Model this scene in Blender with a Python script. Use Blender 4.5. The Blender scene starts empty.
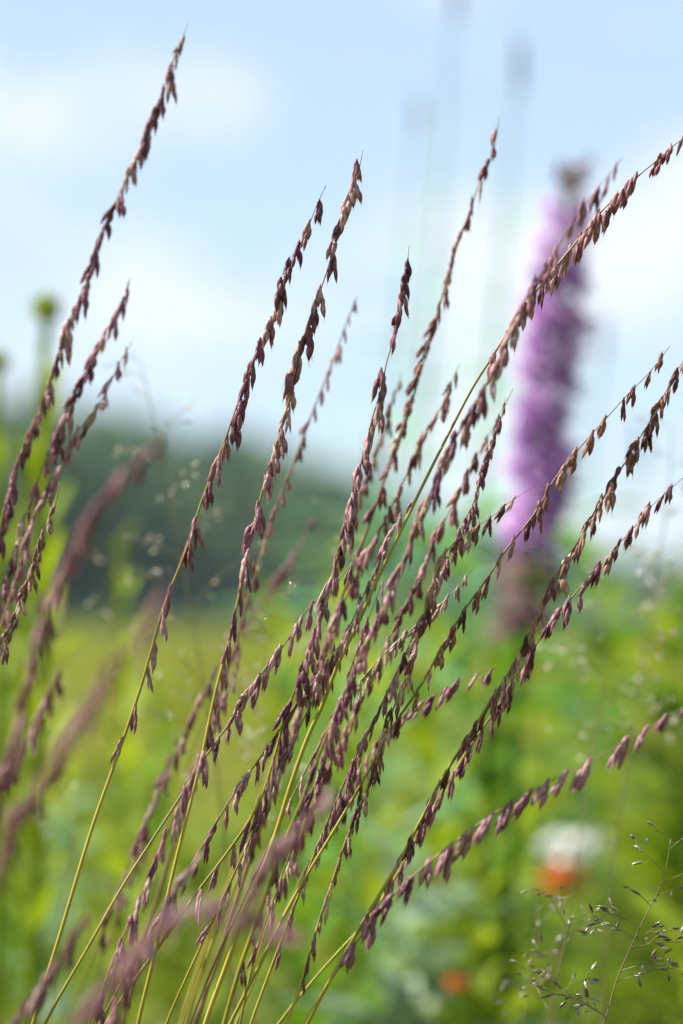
import bpy, math, random
import numpy as np
from mathutils import Vector, Matrix, Quaternion

random.seed(7)
rng = np.random.default_rng(7)
R = math.radians
scene = bpy.context.scene
col = scene.collection
FPX = 105.0 / 36.0 * 1024.0          # focal length of the lens in photo pixels
CAM_H = 0.62
HORIZON = 622.0
PITCH = math.atan((HORIZON - 512.0) / FPX)
CAM = Vector((0, 0, CAM_H))
FWD = Vector((0, math.cos(PITCH), math.sin(PITCH)))
UP = Vector((0, -math.sin(PITCH), math.cos(PITCH)))
RT = Vector((1, 0, 0))


def at(px, py, d):
    """World point seen at a photo pixel, d metres along the lens axis."""
    return CAM + d * (FWD + RT * ((px - 341.5) / FPX) - UP * ((py - 512.0) / FPX))


# ------------------------------------------------------------------ materials
def new_mat(name):
    m = bpy.data.materials.new(name)
    m.use_nodes = True
    nt = m.node_tree
    nt.nodes.clear()
    return m, nt


def plant_mat(name, colors, rough=0.5, trans=0.35, scale=(60, 60, 12), noise=3.0, objrand=0.25, spec=0.4,
              attr=False, transcol=None, bump=0.0):
    """Leafy surface: streaky noise between colours, varied per object, light passing through."""
    m, nt = new_mat(name)
    N, L = nt.nodes, nt.links
    out = N.new('ShaderNodeOutputMaterial')
    tc = N.new('ShaderNodeTexCoord')
    mp = N.new('ShaderNodeMapping')
    mp.inputs['Scale'].default_value = scale
    L.new(tc.outputs['Object'], mp.inputs['Vector'])
    nz = N.new('ShaderNodeTexNoise')
    nz.inputs['Scale'].default_value = noise
    nz.inputs['Detail'].default_value = 4
    nz.inputs['Roughness'].default_value = 0.65
    L.new(mp.outputs['Vector'], nz.inputs['Vector'])
    fac = nz.outputs['Fac']
    if attr:
        a = N.new('ShaderNodeAttribute')
        a.attribute_name = 'tint'
        rnd = a.outputs['Fac']
    else:
        oi = N.new('ShaderNodeObjectInfo')
        rnd = oi.outputs['Random']
    s = N.new('ShaderNodeMath')
    s.operation = 'SUBTRACT'
    s.inputs[1].default_value = 0.5
    L.new(rnd, s.inputs[0])
    mu = N.new('ShaderNodeMath')
    mu.operation = 'MULTIPLY_ADD'
    mu.inputs[1].default_value = objrand * 2
    L.new(s.outputs[0], mu.inputs[0])
    L.new(fac, mu.inputs[2])
    ramp = N.new('ShaderNodeValToRGB')
    cr = ramp.color_ramp
    n = len(colors)
    lo, hi = 0.28, 0.74
    while len(cr.elements) < n:
        cr.elements.new(0.5)
    for i, c in enumerate(colors):
        cr.elements[i].position = lo + (hi - lo) * i / max(1, n - 1)
        cr.elements[i].color = (*c, 1)
    L.new(mu.outputs[0], ramp.inputs['Fac'])
    b = N.new('ShaderNodeBsdfPrincipled')
    b.inputs['Roughness'].default_value = rough
    b.inputs['Specular IOR Level'].default_value = spec
    L.new(ramp.outputs['Color'], b.inputs['Base Color'])
    if bump:
        bp = N.new('ShaderNodeBump')
        bp.inputs['Strength'].default_value = bump
        bp.inputs['Distance'].default_value = 0.0004
        L.new(nz.outputs['Fac'], bp.inputs['Height'])
        L.new(bp.outputs['Normal'], b.inputs['Normal'])
    if trans > 0:
        t = N.new('ShaderNodeBsdfTranslucent')
        if transcol:
            mx = N.new('ShaderNodeMix')
            mx.data_type = 'RGBA'
            mx.inputs[0].default_value = 0.6
            L.new(ramp.outputs['Color'], mx.inputs[6])
            mx.inputs[7].default_value = (*transcol, 1)
            L.new(mx.outputs[2], t.inputs['Color'])
        else:
            L.new(ramp.outputs['Color'], t.inputs['Color'])
        mix = N.new('ShaderNodeMixShader')
        mix.inputs[0].default_value = trans
        L.new(b.outputs[0], mix.inputs[1])
        L.new(t.outputs[0], mix.inputs[2])
        L.new(mix.outputs[0], out.inputs[0])
    else:
        L.new(b.outputs[0], out.inputs[0])
    return m


MAT = {}
SP = dict(rough=0.45, trans=0.42, scale=(1.6, 1.6, 0.55), noise=6.0, objrand=0.20, spec=0.4)
MAT['purple'] = plant_mat('purple_spike', [(0.090, 0.028, 0.047), (0.185, 0.066, 0.090), (0.30, 0.135, 0.155), (0.54, 0.37, 0.34)], **SP)
MAT['red'] = plant_mat('red_brown_spike', [(0.11, 0.032, 0.045), (0.23, 0.078, 0.09), (0.36, 0.16, 0.165), (0.56, 0.38, 0.33)], **SP)
MAT['tan'] = plant_mat('tan_spike', [(0.065, 0.020, 0.020), (0.18, 0.068, 0.055), (0.34, 0.17, 0.12), (0.56, 0.41, 0.28)], **SP)
MAT['straw'] = plant_mat('straw_spike', [(0.12, 0.06, 0.05), (0.30, 0.17, 0.13), (0.45, 0.31, 0.22), (0.62, 0.52, 0.38)], **SP)
MAT['mauve'] = plant_mat('mauve_spike', [(0.11, 0.034, 0.060), (0.23, 0.083, 0.118), (0.37, 0.165, 0.195), (0.56, 0.38, 0.37)], **SP)
MAT['backlit_mauve'] = plant_mat('backlit_mauve_spike', [(0.11, 0.036, 0.058), (0.23, 0.09, 0.125), (0.38, 0.18, 0.21), (0.55, 0.38, 0.38)], **SP)  # mauve made paler, backlight through the spikes put into the colour
MAT['stem'] = plant_mat('green_stem', [(0.15, 0.145, 0.012), (0.26, 0.22, 0.022), (0.37, 0.29, 0.045)], rough=0.4, trans=0.1,
                        scale=(30, 30, 5), noise=2.0, objrand=0.12)
MAT['rachis'] = plant_mat('brown_stem', [(0.10, 0.065, 0.025), (0.17, 0.11, 0.05), (0.20, 0.10, 0.07)], rough=0.45, trans=0.1,
                          scale=(30, 30, 5), noise=2.0, objrand=0.1)
MAT['midstem'] = plant_mat('olive_stem', [(0.11, 0.095, 0.018), (0.19, 0.15, 0.035), (0.25, 0.18, 0.055)], rough=0.45, trans=0.1,
                          scale=(30, 30, 5), noise=2.0, objrand=0.1)
MAT['green_leaf'] = plant_mat('green_leaf', [(0.045, 0.13, 0.010), (0.075, 0.18, 0.012), (0.12, 0.22, 0.018)], spec=0.12, rough=0.6, trans=0.42,
                              scale=(20, 20, 20), noise=2.0, transcol=(0.16, 0.28, 0.01))
MAT['lime_leaf'] = plant_mat('lime_leaf', [(0.11, 0.19, 0.010), (0.17, 0.25, 0.012), (0.23, 0.30, 0.02)], spec=0.12, rough=0.6, trans=0.45,
                             scale=(20, 20, 20), noise=2.0, transcol=(0.28, 0.34, 0.01))
MAT['lime_bud'] = plant_mat('lime_bud', [(0.30, 0.36, 0.03), (0.42, 0.48, 0.06)], rough=0.5, trans=0.4, scale=(60, 60, 60), noise=2.0)
MAT['pale_leaf'] = plant_mat('pale_leaf', [(0.13, 0.21, 0.10), (0.19, 0.28, 0.15), (0.26, 0.34, 0.21)], rough=0.33, trans=0.25,
                             scale=(20, 20, 20), noise=2.0, spec=0.6)  # glaucous pale green, with sky reflection put into the colour too
MAT['blue_leaf'] = plant_mat('blue_green_leaf', [(0.09, 0.20, 0.08), (0.13, 0.26, 0.10), (0.19, 0.32, 0.15)], rough=0.45, trans=0.3,
                             scale=(20, 20, 20), noise=2.0)
MAT['wisp_leaf'] = plant_mat('wispy_leaf', [(0.12, 0.27, 0.12), (0.17, 0.34, 0.15)], rough=0.5, trans=0.6,
                            scale=(20, 20, 20), noise=2.0, transcol=(0.20, 0.50, 0.20))
MAT['meadow'] = plant_mat('meadow_blades', [(0.06, 0.13, 0.010), (0.12, 0.19, 0.012), (0.20, 0.23, 0.02), (0.29, 0.26, 0.05)], rough=0.55, spec=0.2,
                          trans=0.42, scale=(2, 2, 2), noise=1.0, objrand=0.34, attr=True, transcol=(0.22, 0.26, 0.01))
MAT['far'] = plant_mat('forest_leaves', [(0.026, 0.068, 0.028), (0.052, 0.110, 0.040), (0.10, 0.165, 0.055)], rough=0.7, trans=0.1,
                       scale=(0.15, 0.15, 0.15), noise=1.0, objrand=0.3, attr=True, spec=0.2)  # lighter greens imitate sunlit crowns, painted into the leaf colour
MAT['floret'] = plant_mat('lilac_petals', [(0.31, 0.12, 0.43), (0.55, 0.28, 0.64), (0.80, 0.55, 0.82)], rough=0.6, trans=0.18,
                          scale=(120, 120, 120), noise=1.5, objrand=0.18)
MAT['withered'] = plant_mat('withered_petals', [(0.14, 0.06, 0.085), (0.25, 0.12, 0.15), (0.36, 0.2, 0.23)], rough=0.7, trans=0.2,
                            scale=(100, 100, 100), noise=1.5)
MAT['bud'] = plant_mat('brown_bud', [(0.13, 0.06, 0.05), (0.22, 0.11, 0.09), (0.30, 0.16, 0.16)], rough=0.7, trans=0.1, scale=(100, 100, 100))
MAT['spikeblue'] = plant_mat('grey_blue_spike', [(0.30, 0.36, 0.46), (0.40, 0.46, 0.56)], rough=0.7, trans=0.2, scale=(100, 100, 100))
MAT['white'] = plant_mat('white_petals', [(0.70, 0.71, 0.66), (0.80, 0.80, 0.77)], rough=0.5, trans=0.3, scale=(60, 60, 60))
MAT['orange'] = plant_mat('orange_petals', [(0.62, 0.10, 0.006), (0.72, 0.17, 0.010)], rough=0.5, trans=0.3, scale=(60, 60, 60))
MAT['grain'] = plant_mat('panicle_grain', [(0.06, 0.042, 0.03), (0.13, 0.10, 0.06), (0.27, 0.24, 0.16)], rough=0.32, trans=0.15,
                         scale=(300, 300, 300), noise=1.0, objrand=0.34, spec=0.8)
MAT['glintgrain'] = plant_mat('glint_pale_grain', [(0.22, 0.18, 0.11), (0.45, 0.40, 0.28), (0.68, 0.64, 0.5)], rough=0.15, trans=0.3,
                         scale=(300, 300, 300), noise=1.0, objrand=0.4, spec=0.9)  # paler colour imitates bright glints on the out-of-focus grains
MAT['thread'] = plant_mat('panicle_stem', [(0.12, 0.10, 0.035), (0.20, 0.15, 0.08)], rough=0.4, trans=0.1)


def ground_mat():
    m, nt = new_mat('meadow_ground')
    N, L = nt.nodes, nt.links
    out = N.new('ShaderNodeOutputMaterial')
    b = N.new('ShaderNodeBsdfPrincipled')
    b.inputs['Roughness'].default_value = 0.9
    b.inputs['Specular IOR Level'].default_value = 0.1
    tc = N.new('ShaderNodeTexCoord')
    n1 = N.new('ShaderNodeTexNoise')
    n1.inputs['Scale'].default_value = 0.35
    n1.inputs['Detail'].default_value = 8
    L.new(tc.outputs['Object'], n1.inputs['Vector'])
    r = N.new('ShaderNodeValToRGB')
    r.color_ramp.elements[0].position = 0.3
    r.color_ramp.elements[0].color = (0.07, 0.10, 0.014, 1)
    r.color_ramp.elements[1].position = 0.7
    r.color_ramp.elements[1].color = (0.17, 0.17, 0.03, 1)
    L.new(n1.outputs['Fac'], r.inputs['Fac'])
    L.new(r.outputs['Color'], b.inputs['Base Color'])
    L.new(b.outputs[0], out.inputs[0])
    return m


# ------------------------------------------------------------------ mesh helpers
class MB:
    def __init__(self):
        self.v, self.f = [], []

    def tube(self, pts, radii, sides=6):
        n = len(pts)
        base = len(self.v)
        ref = Vector((0.3, 1, 0.2)).normalized()
        for i, p in enumerate(pts):
            t = (pts[min(i + 1, n - 1)] - pts[max(i - 1, 0)])
            t = t.normalized() if t.length > 1e-9 else Vector((0, 0, 1))
            a = t.cross(ref)
            a = a.normalized() if a.length > 1e-4 else Vector((1, 0, 0))
            b = t.cross(a)
            r = radii[i]
            for k in range(sides):
                an = 2 * math.pi * k / sides
                self.v.append(p + a * (r * math.cos(an)) + b * (r * math.sin(an)))
        for i in range(n - 1):
            for k in range(sides):
                k2 = (k + 1) % sides
                self.f.append((base + i * sides + k, base + i * sides + k2, base + (i + 1) * sides + k2, base + (i + 1) * sides + k))
        self.f.append(tuple(base + k for k in range(sides - 1, -1, -1)))
        self.f.append(tuple(base + (n - 1) * sides + k for k in range(sides)))

    def lance(self, origin, direc, length, width, flat=0.7, sides=6, side_ref=None, awn=0.25, rings=7, belly=0.8):
        """A pointed glume: slender spindle with a fine bristle tip."""
        d = direc.normalized()
        a = d.cross(side_ref or Vector((random.uniform(-1, 1), random.uniform(-1, 1), 0.2)))
        a = a.normalized() if a.length > 1e-4 else d.orthogonal().normalized()
        b = d.cross(a)
        base = len(self.v)
        for i in range(rings):
            u = i / (rings - 1)
            r = width * 0.5 * max(0.05, math.sin(math.pi * u ** belly)) ** 0.85
            if i == 0:
                r = width * 0.13
            if i == rings - 1:
                r = width * 0.035
            c = origin + d * (length * u) + b * (0.10 * width * math.sin(math.pi * u))
            for k in range(sides):
                an = 2 * math.pi * k / sides
                self.v.append(c + a * (r * math.cos(an)) + b * (r * flat * math.sin(an)))
        for i in range(rings - 1):
            for k in range(sides):
                k2 = (k + 1) % sides
                self.f.append((base + i * sides + k, base + i * sides + k2, base + (i + 1) * sides + k2, base + (i + 1) * sides + k))
        if awn > 0:
            p0 = origin + d * length * 0.97
            self.tube([p0, p0 + d * (length * awn * 0.5), p0 + d * length * awn + a * (0.05 * length)],
                      [width * 0.05, width * 0.035, width * 0.012], 3)

    def leaf(self, origin, direc, normal, length, width, bend=0.3, fold=0.15, nu=7, wave=0.0, peak=0.42):
        d = direc.normalized()
        s = d.cross(normal)
        s = s.normalized() if s.length > 1e-4 else d.orthogonal().normalized()
        n = s.cross(d).normalized()
        base = len(self.v)
        p = Vector(origin)
        ang = 0.0
        for i in range(nu + 1):
            u = i / nu
            w = width * 0.5 * (max(0.0, math.sin(math.pi * u ** (math.log(0.5) / math.log(peak)))) ** 0.8 * 0.96 + 0.04 * (1 - u))
            dd = d * math.cos(ang) - n * math.sin(ang)
            nn = n * math.cos(ang) + d * math.sin(ang)
            wv = wave * width * math.sin(u * 9 + width * 300)
            for k in (-1, -0.5, 0, 0.5, 1):
                self.v.append(p + s * (w * k) + nn * (abs(k) * w * fold * 2 + wv * k))
            p = p + dd * (length / nu)
            ang += bend / nu
        for i in range(nu):
            for k in range(4):
                q = base + i * 5 + k
                self.f.append((q, q + 1, q + 6, q + 5))

    def mesh(self, name, mat, smooth=True):
        me = bpy.data.meshes.new(name)
        me.from_pydata([tuple(v) for v in self.v], [], self.f)
        me.materials.append(mat)
        if smooth:
            me.polygons.foreach_set('use_smooth', [True] * len(me.polygons))
        me.update()
        return me


def link(name, data, parent=None, loc=None):
    o = bpy.data.objects.new(name, data)
    col.objects.link(o)
    if parent:
        o.parent = parent
    if loc is not None:
        o.location = loc
    return o


def thing(name, label, cat, loc, group=None):
    o = bpy.data.objects.new(name, None)
    col.objects.link(o)
    o.empty_display_size = 0.02
    o.location = loc
    o['label'] = label
    o['category'] = cat
    if group:
        o['group'] = group
    return o


def spline(pts, step):
    """Catmull-Rom through the points, resampled at even arc length."""
    P = [pts[0] * 2 - pts[1]] + list(pts) + [pts[-1] * 2 - pts[-2]]
    dense = []
    for i in range(1, len(P) - 2):
        p0, p1, p2, p3 = P[i - 1], P[i], P[i + 1], P[i + 2]
        a, b, c = ((q - p).length ** 0.5 + 1e-6 for p, q in ((p0, p1), (p1, p2), (p2, p3)))
        m1 = ((p1 - p0) / a - (p2 - p0) / (a + b) + (p2 - p1) / b) * b
        m2 = ((p2 - p1) / b - (p3 - p1) / (b + c) + (p3 - p2) / c) * b
        ns = max(4, int(24 * (p2 - p1).length / 0.3))
        for k in range(ns):
            t = k / ns
            dense.append(p1 * (2 * t ** 3 - 3 * t * t + 1) + m1 * (t ** 3 - 2 * t * t + t) + p2 * (3 * t * t - 2 * t ** 3) + m2 * (t ** 3 - t * t))
    dense.append(P[-2])
    out, acc = [dense[0]], 0.0
    for a, b in zip(dense, dense[1:]):
        seg = (b - a).length
        while acc + seg >= step:
            r = (step - acc) / seg
            a = a.lerp(b, r)
            out.append(a)
            seg = (b - a).length
            acc = 0.0
        acc += seg
    return out


# ------------------------------------------------------------------ seed spikes of the tall grass
def spike_mesh(kind, mat):
    """A hanging spike one unit long: overlapping pointed spikelets on a short axis, hung from its origin down -Z."""
    mb = MB()
    n = {'slim': random.choice((5, 6)), 'full': random.choice((9, 10, 11)), 'fan': random.choice((10, 11, 12))}[kind]
    w = {'slim': 0.125, 'full': 0.150, 'fan': 0.130}[kind]
    spl = {'slim': 0.05, 'full': 0.11, 'fan': 0.24}[kind]
    flare = {'slim': 0.035, 'full': 0.072, 'fan': 0.08}[kind]
    mb.tube([Vector((0, 0, 0.01)), Vector((0.01, 0, -0.2)), Vector((0.0, 0.01, -0.55))], [0.02, 0.022, 0.012], 4)
    for i in range(n):
        u = i / max(1, n - 1)
        t = 0.01 + 0.50 * u ** 0.85 + random.uniform(-0.025, 0.025)
        az = (i % 2) * math.pi + random.uniform(-1.15, 1.15)
        sp = spl * random.uniform(0.45, 1.4)
        d = Vector((math.cos(az) * sp, math.sin(az) * sp * 0.85, -1))
        r0 = 0.012 + flare * min(1.0, 1.6 * u)
        o = Vector((math.cos(az) * r0, math.sin(az) * r0, -t))
        ln = random.uniform(0.36, 0.52)
        mb.lance(o, d, ln, w * random.uniform(0.8, 1.25), awn=random.choice((0.1, 0.22, 0.38)), belly=random.uniform(0.65, 0.9))
        if random.random() < 0.8:      # a thin bristly outer glume
            az2 = az + random.uniform(-0.9, 0.9)
            d2 = Vector((math.cos(az2) * sp * 1.5, math.sin(az2) * sp * 1.3, -1))
            mb.lance(o + Vector((0, 0, 0.02)), d2, ln * random.uniform(0.6, 0.9), w * 0.42, awn=0.2, rings=5)
    return mb.mesh('seed_spike', mat)


SPIKES = {}
for mk in ('purple', 'red', 'tan', 'straw', 'mauve', 'backlit_mauve'):
    for kd in ('slim', 'full', 'fan'):
        SPIKES[mk, kd] = [spike_mesh(kd, MAT[mk]) for _ in range(7)]

STALK_GROUP = 'tall grass stalks hung with seed spikes'


def stalk(label, pts, d0, d1, upto, gap, size, mk='purple', kinds='ffFs', side=1.0, awn=10, thick=1.0, down=0.6, dens=1.0,
          lowslim=True, both=0.15, stem='stem'):
    """pts: tip to base in photo pixels; d0, d1: metres from the lens at tip and base; upto: pixel row where the lowest spike hangs."""
    n = len(pts)
    cum = [0.0]
    for a, b in zip(pts, pts[1:]):
        cum.append(cum[-1] + math.hypot(b[0] - a[0], b[1] - a[1]))
    W = []
    ph = random.uniform(0, 6)
    for (x, y), c in zip(pts, cum):
        u = c / cum[-1]
        W.append(at(x, y, d0 + (d1 - d0) * u + 0.004 * math.sin(u * 5 + ph)))
    # carry the stem on down to the soil, straightening as it goes
    t = (W[-1] - W[-2]).normalized()
    z = W[-1].z
    kx = t.x / max(0.2, -t.z)
    m1 = W[-1] + Vector((kx * z * 0.28, t.y * 0.1, -z * 0.35))
    g = m1 + Vector((kx * z * 0.22, 0, -m1.z - 0.005))
    W += [m1, g]
    path = spline(W, 0.0035)
    base = Vector((path[-1].x, path[-1].y, 0))
    root = thing('grass_stalk', label, 'grass stalk', base, STALK_GROUP)
    L = len(path)
    rad = []
    for i in range(L):
        dist = i * 0.0035
        rad.append((0.00011 + min(1, dist / 0.05) * 0.00012 + min(1, max(0, dist - 0.05) / 0.24) * 0.00038) * thick)
    mb = MB()
    mb.tube([p - base for p in path], rad, 7)
    me = mb.mesh('stem', MAT['rachis'])
    me.materials.append(MAT['midstem'] if stem == 'stem' else MAT[stem])
    me.materials.append(MAT[stem])
    cut = L
    for i, p in enumerate(path):
        r_ = p - CAM
        if 512 - FPX * r_.dot(UP) / r_.dot(FWD) > upto * 0.42 + pts[0][1] * 0.58 and i * 0.0035 > 0.04:
            cut = i
            break
    me.polygons.foreach_set('material_index', [2 if (f // 7) >= cut + 22 else 1 if (f // 7) >= cut else 0 for f in range(len(me.polygons))])
    link('stem', me, root)
    for q in range(random.choice((1, 2))):
        iz = next((i for i, p in enumerate(path) if p.z < random.uniform(0.12, 0.26)), L - 8)
        a = random.uniform(0, 6.28)
        lb = MB()
        lb.leaf(Vector((0, 0, 0)), Vector((math.cos(a) * 0.5, math.sin(a) * 0.5, 1)), Vector((-math.cos(a), -math.sin(a), 0.4)), random.uniform(0.10, 0.17), 0.004,
                bend=-random.uniform(0.8, 1.9), fold=0.2, nu=9, peak=0.3)
        link('leaf_blade', lb.mesh('leaf_blade', MAT['lime_leaf']), root, path[iz] - base)
    # pixel-space walk for the spikes
    dm = 0.5 * (d0 + d1)
    pos = awn * dm / FPX
    k = 0
    sgn = 1
    while True:
        idx = pos / 0.0035
        if idx >= L - 3:
            break
        i = int(idx)
        p = path[i].lerp(path[i + 1], idx - i)
        ray = p - CAM
        dd = ray.dot(FWD)
        py = 512 - FPX * ray.dot(UP) / dd
        if py > upto:
            break
        tan = (path[i + 2] - path[max(0, i - 2)]).normalized()      # runs towards the base
        u = k * 1.0
        dirv = Vector((0, 0, -down)) + tan * (0.85 - down * 0.6) + RT * (0.10 * side) \
            + Vector((random.gauss(0, 0.085), random.gauss(0, 0.11), random.gauss(0, 0.05)))
        off = 1
        if random.random() < both:
            off = -1
            dirv -= RT * 0.32 * side
        dirv.normalize()
        frac = min(1.0, (py - pts[0][1]) / max(1, (upto - pts[0][1])))
        kd = random.choice(kinds)
        kd = {'f': 'full', 's': 'slim', 'F': 'fan'}[kd]
        if lowslim and frac > 0.7:
            kd = 'slim'
        if k > 2 and random.random() < 0.04:          # a spike already shed
            pos += gap * 0.8 * dd / FPX
            k += 1
            continue
        ripe = random.random()
        mk2 = mk if ripe > 0.16 else {'purple': 'mauve', 'mauve': 'purple', 'red': 'tan', 'tan': 'red', 'straw': 'tan', 'backlit_mauve': 'mauve'}[mk]
        if ripe < 0.035:
            mk2 = 'straw'
        me = random.choice(SPIKES[mk2, kd])
        s = size * 1.09 * dd / FPX * random.uniform(0.87, 1.12)
        if k < 3:
            s *= 0.72 + 0.09 * k
        wid = s * (1.0 if kd != 'slim' else 0.92) * random.uniform(0.92, 1.15)
        q = Vector((0, 0, -1)).rotation_difference(dirv)
        spin = Quaternion((0, 0, 1), random.uniform(0, 6.28))
        o = bpy.data.objects.new('seed_spike', me)
        col.objects.link(o)
        o.parent = root
        o.rotation_mode = 'QUATERNION'
        o.rotation_quaternion = q @ spin
        o.location = p - base + RT * (s * random.uniform(-0.15, 0.05) * (1.0 - 1.1 * frac) * (1.0 if off > 0 else -0.4)) + Vector((0, 0, s * 0.06)) + Vector((0, random.uniform(-0.0004, 0.0004), 0))
        o.scale = (wid, wid, s)
        pos += gap * 0.85 * dd / FPX * random.uniform(0.85, 1.15) * (1.0 + 0.75 * max(0, frac - 0.6) / 0.4)
        k += 1
    return root


S = stalk
# --- upper left
S('tallest grass stalk, its purple tip highest of all in the upper left sky',
  [(188, 23), (182, 40), (173, 60), (166, 86), (157, 110), (143, 140), (130, 170), (117, 200), (103, 230), (85, 287), (73, 312), (64, 338), (55, 364), (46, 390), (37, 415), (25, 443), (14, 472), (3, 515), (-8, 560), (-30, 640)],
  0.945, 0.955, 600, 15, 30, 'purple', 'ffs', awn=14, down=0.5, lowslim=False)
S('loosely spiked grass stalk between the tallest left stalk and a shorter pinkish one',
  [(130, 279), (124, 300), (113, 318), (101, 340), (91, 361), (80, 384), (70, 405), (60, 428), (50, 453), (38, 480), (28, 507), (19, 537), (8, 575), (-4, 615), (-25, 680)],
  0.945, 0.955, 640, 21, 30, 'mauve', 'ffFs', awn=4, lowslim=False, both=0.25)
S('pinkish grass stalk with a bent twiggy tip, lowest of three steep ones at left',
  [(132, 341), (126, 352), (118, 366), (111, 383), (100, 403), (85, 423), (68, 447), (58, 468), (46, 492), (36, 515), (25, 548), (12, 590), (0, 630), (-20, 700)],
  0.94, 0.95, 650, 18, 27, 'mauve', 'ffs', awn=8, lowslim=False, both=0.3)
S('small sharp straw-coloured grass stalk with a curled bare tip near the left edge',
  [(59, 482), (58, 496), (52, 511), (45, 528), (39, 543), (34, 561), (27, 580), (19, 605), (11, 628), (0, 655), (-15, 700)],
  0.995, 1.0, 690, 17, 24, 'straw', 'fFF', awn=22, down=0.65, lowslim=False, both=0.4, stem='rachis')
S('very blurred rosy grass stalk close to the lens, tip before the dark wooded hill',
  [(163, 436), (150, 448), (133, 463), (111, 487), (92, 513), (76, 538), (66, 560), (56, 583), (47, 609), (38, 638), (30, 668), (19, 714), (9, 744), (-6, 785), (-25, 840)],
  0.775, 0.83, 800, 20, 37, 'backlit_mauve', 'ffF', awn=2, lowslim=False, both=0.35, thick=1.2)
S('most blurred brownish grass stalk, lying low across the yellow field at left',
  [(166, 583), (158, 597), (140, 627), (120, 653), (102, 683), (83, 710), (66, 735), (49, 768), (28, 802), (10, 830), (-15, 880)],
  0.70, 0.76, 870, 21, 38, 'backlit_mauve', 'ffF', awn=2, lowslim=False, both=0.3, thick=1.2)
S('short blurred mauve grass stalk with a pale tip at the left edge, below mid height',
  [(61, 668), (57, 680), (49, 697), (36, 720), (25, 741), (11, 765), (0, 782), (-18, 815)],
  0.875, 0.90, 830, 17, 32, 'mauve', 'ffs', awn=3, lowslim=False, both=0.35)
# --- sharp steep stalks
S('sharp purple grass stalk on a long bare yellow stem, left of the sharp steep pair',
  [(326, 185), (316, 207), (305, 235), (290, 265), (277, 307), (265, 336), (253, 363), (239, 400), (225, 440), (212, 475), (202, 500), (188, 545), (163, 609), (153, 645), (137, 699), (113, 768), (93, 825), (60, 935), (33, 1024)],
  1.0, 1.0, 745, 26, 33, 'purple', 'fffF', awn=17, both=0.18, thick=1.15)
I_STALK = S('sharp tall grass stalk with dark dense spikes, right of the sharp steep pair',
  [(363, 150), (357, 178), (342, 223), (322, 286), (308, 323), (293, 387), (273, 455), (260, 500), (246, 563), (229, 640), (216, 690), (199, 769), (176, 860), (153, 961), (138, 1024)],
  1.0, 1.005, 745, 23, 35, 'purple', 'fffF', awn=10, both=0.12, thick=1.1)
S('softly blurred grass stalk with small toothlike spikes, just right of the sharp steep pair',
  [(358, 296), (354, 305), (347, 321), (336, 353), (323, 386), (310, 419), (296, 457), (283, 489), (274, 515), (264, 545), (255, 575), (246, 606), (235, 645), (215, 710), (192, 785), (160, 890), (122, 1024)],
  1.08, 1.10, 660, 19, 20, 'red', 'ffs', awn=5, lowslim=False, both=0.05, thick=1.5, side=1.8, stem='rachis')
S('sharp steep grass stalk, dark overlapping spikes under a bare awn, at picture centre',
  [(409, 246), (407, 266), (403, 287), (400, 318), (393, 341), (386, 365), (382, 388), (375, 409), (369, 432), (363, 456), (352, 500), (345, 530), (336, 562), (327, 592), (318, 622), (306, 660), (295, 690), (284, 722), (272, 765), (258, 805), (235, 842), (199, 890), (157, 949), (112, 1014)],
  0.99, 1.0, 900, 20, 33, 'purple', 'fffs', awn=14, both=0.1, down=0.55)
S('slender slightly blurred grass stalk with a forked tip, left of the lilac flower',
  [(499, 117), (496, 138), (489, 162), (479, 184), (470, 211), (460, 237), (446, 284), (436, 318), (425, 350), (415, 391), (403, 426), (391, 461), (376, 505), (352, 570), (322, 650), (291, 740), (256, 840), (221, 950), (196, 1024)],
  1.06, 1.07, 640, 22, 25, 'red', 'ffFs', awn=11, lowslim=False, both=0.28, thick=1.3, stem='rachis')
S('faint short grass stalk tucked between two taller central stalks, greyish tip in the sky',
  [(402, 372), (399, 383), (394, 397), (386, 423), (377, 447), (370, 467), (356, 510), (336, 570), (311, 650), (281, 740), (241, 850), (201, 960), (181, 1024)],
  1.09, 1.10, 610, 16, 20, 'tan', 'ffs', awn=7, lowslim=False, both=0.3, thick=1.3)
S('blurred reddish grass stalk with crowded spikes, left of the bare bright green stem',
  [(460, 364), (450, 385), (439, 412), (427, 430), (415, 456), (403, 482), (389, 512), (377, 537), (363, 562), (351, 586), (327, 640), (302, 702), (274, 775), (241, 870), (206, 960), (186, 1024)],
  1.06, 1.07, 860, 14, 25, 'red', 'ffFs', awn=8, lowslim=False, both=0.25, thick=1.2)
S('long arching grass stalk to the upper right edge, bare bright green below its spikes',
  [(690, 133), (672, 147), (655, 162), (636, 178), (618, 195), (600, 213), (584, 232), (568, 252), (550, 274), (530, 299), (510, 328), (492, 357), (473, 387), (447, 437), (422, 487), (396, 541), (377, 580), (359, 621), (338, 664), (322, 706), (309, 734), (291, 784), (276, 833), (260, 876), (245, 911), (226, 966), (205, 1024)],
  1.0, 0.995, 372, 17, 33, 'red', 'fffs', awn=4, lowslim=False, both=0.05, side=0.4, down=0.7, thick=1.35)
S('blurred grass stalk crossing the lilac flower, closely alongside the longest arching one',
  [(622, 158), (613, 170), (601, 184), (576, 217), (550, 262), (527, 297), (507, 343), (485, 387), (460, 430), (447, 455), (436, 480), (421, 515), (406, 555), (391, 590), (376, 625), (356, 665), (337, 710), (319, 755), (299, 808), (281, 850), (263, 904), (243, 959), (225, 1020)],
  0.93, 0.975, 960, 21, 32, 'mauve', 'fffsF', awn=6, lowslim=True, both=0.12, thick=1.15)
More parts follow.
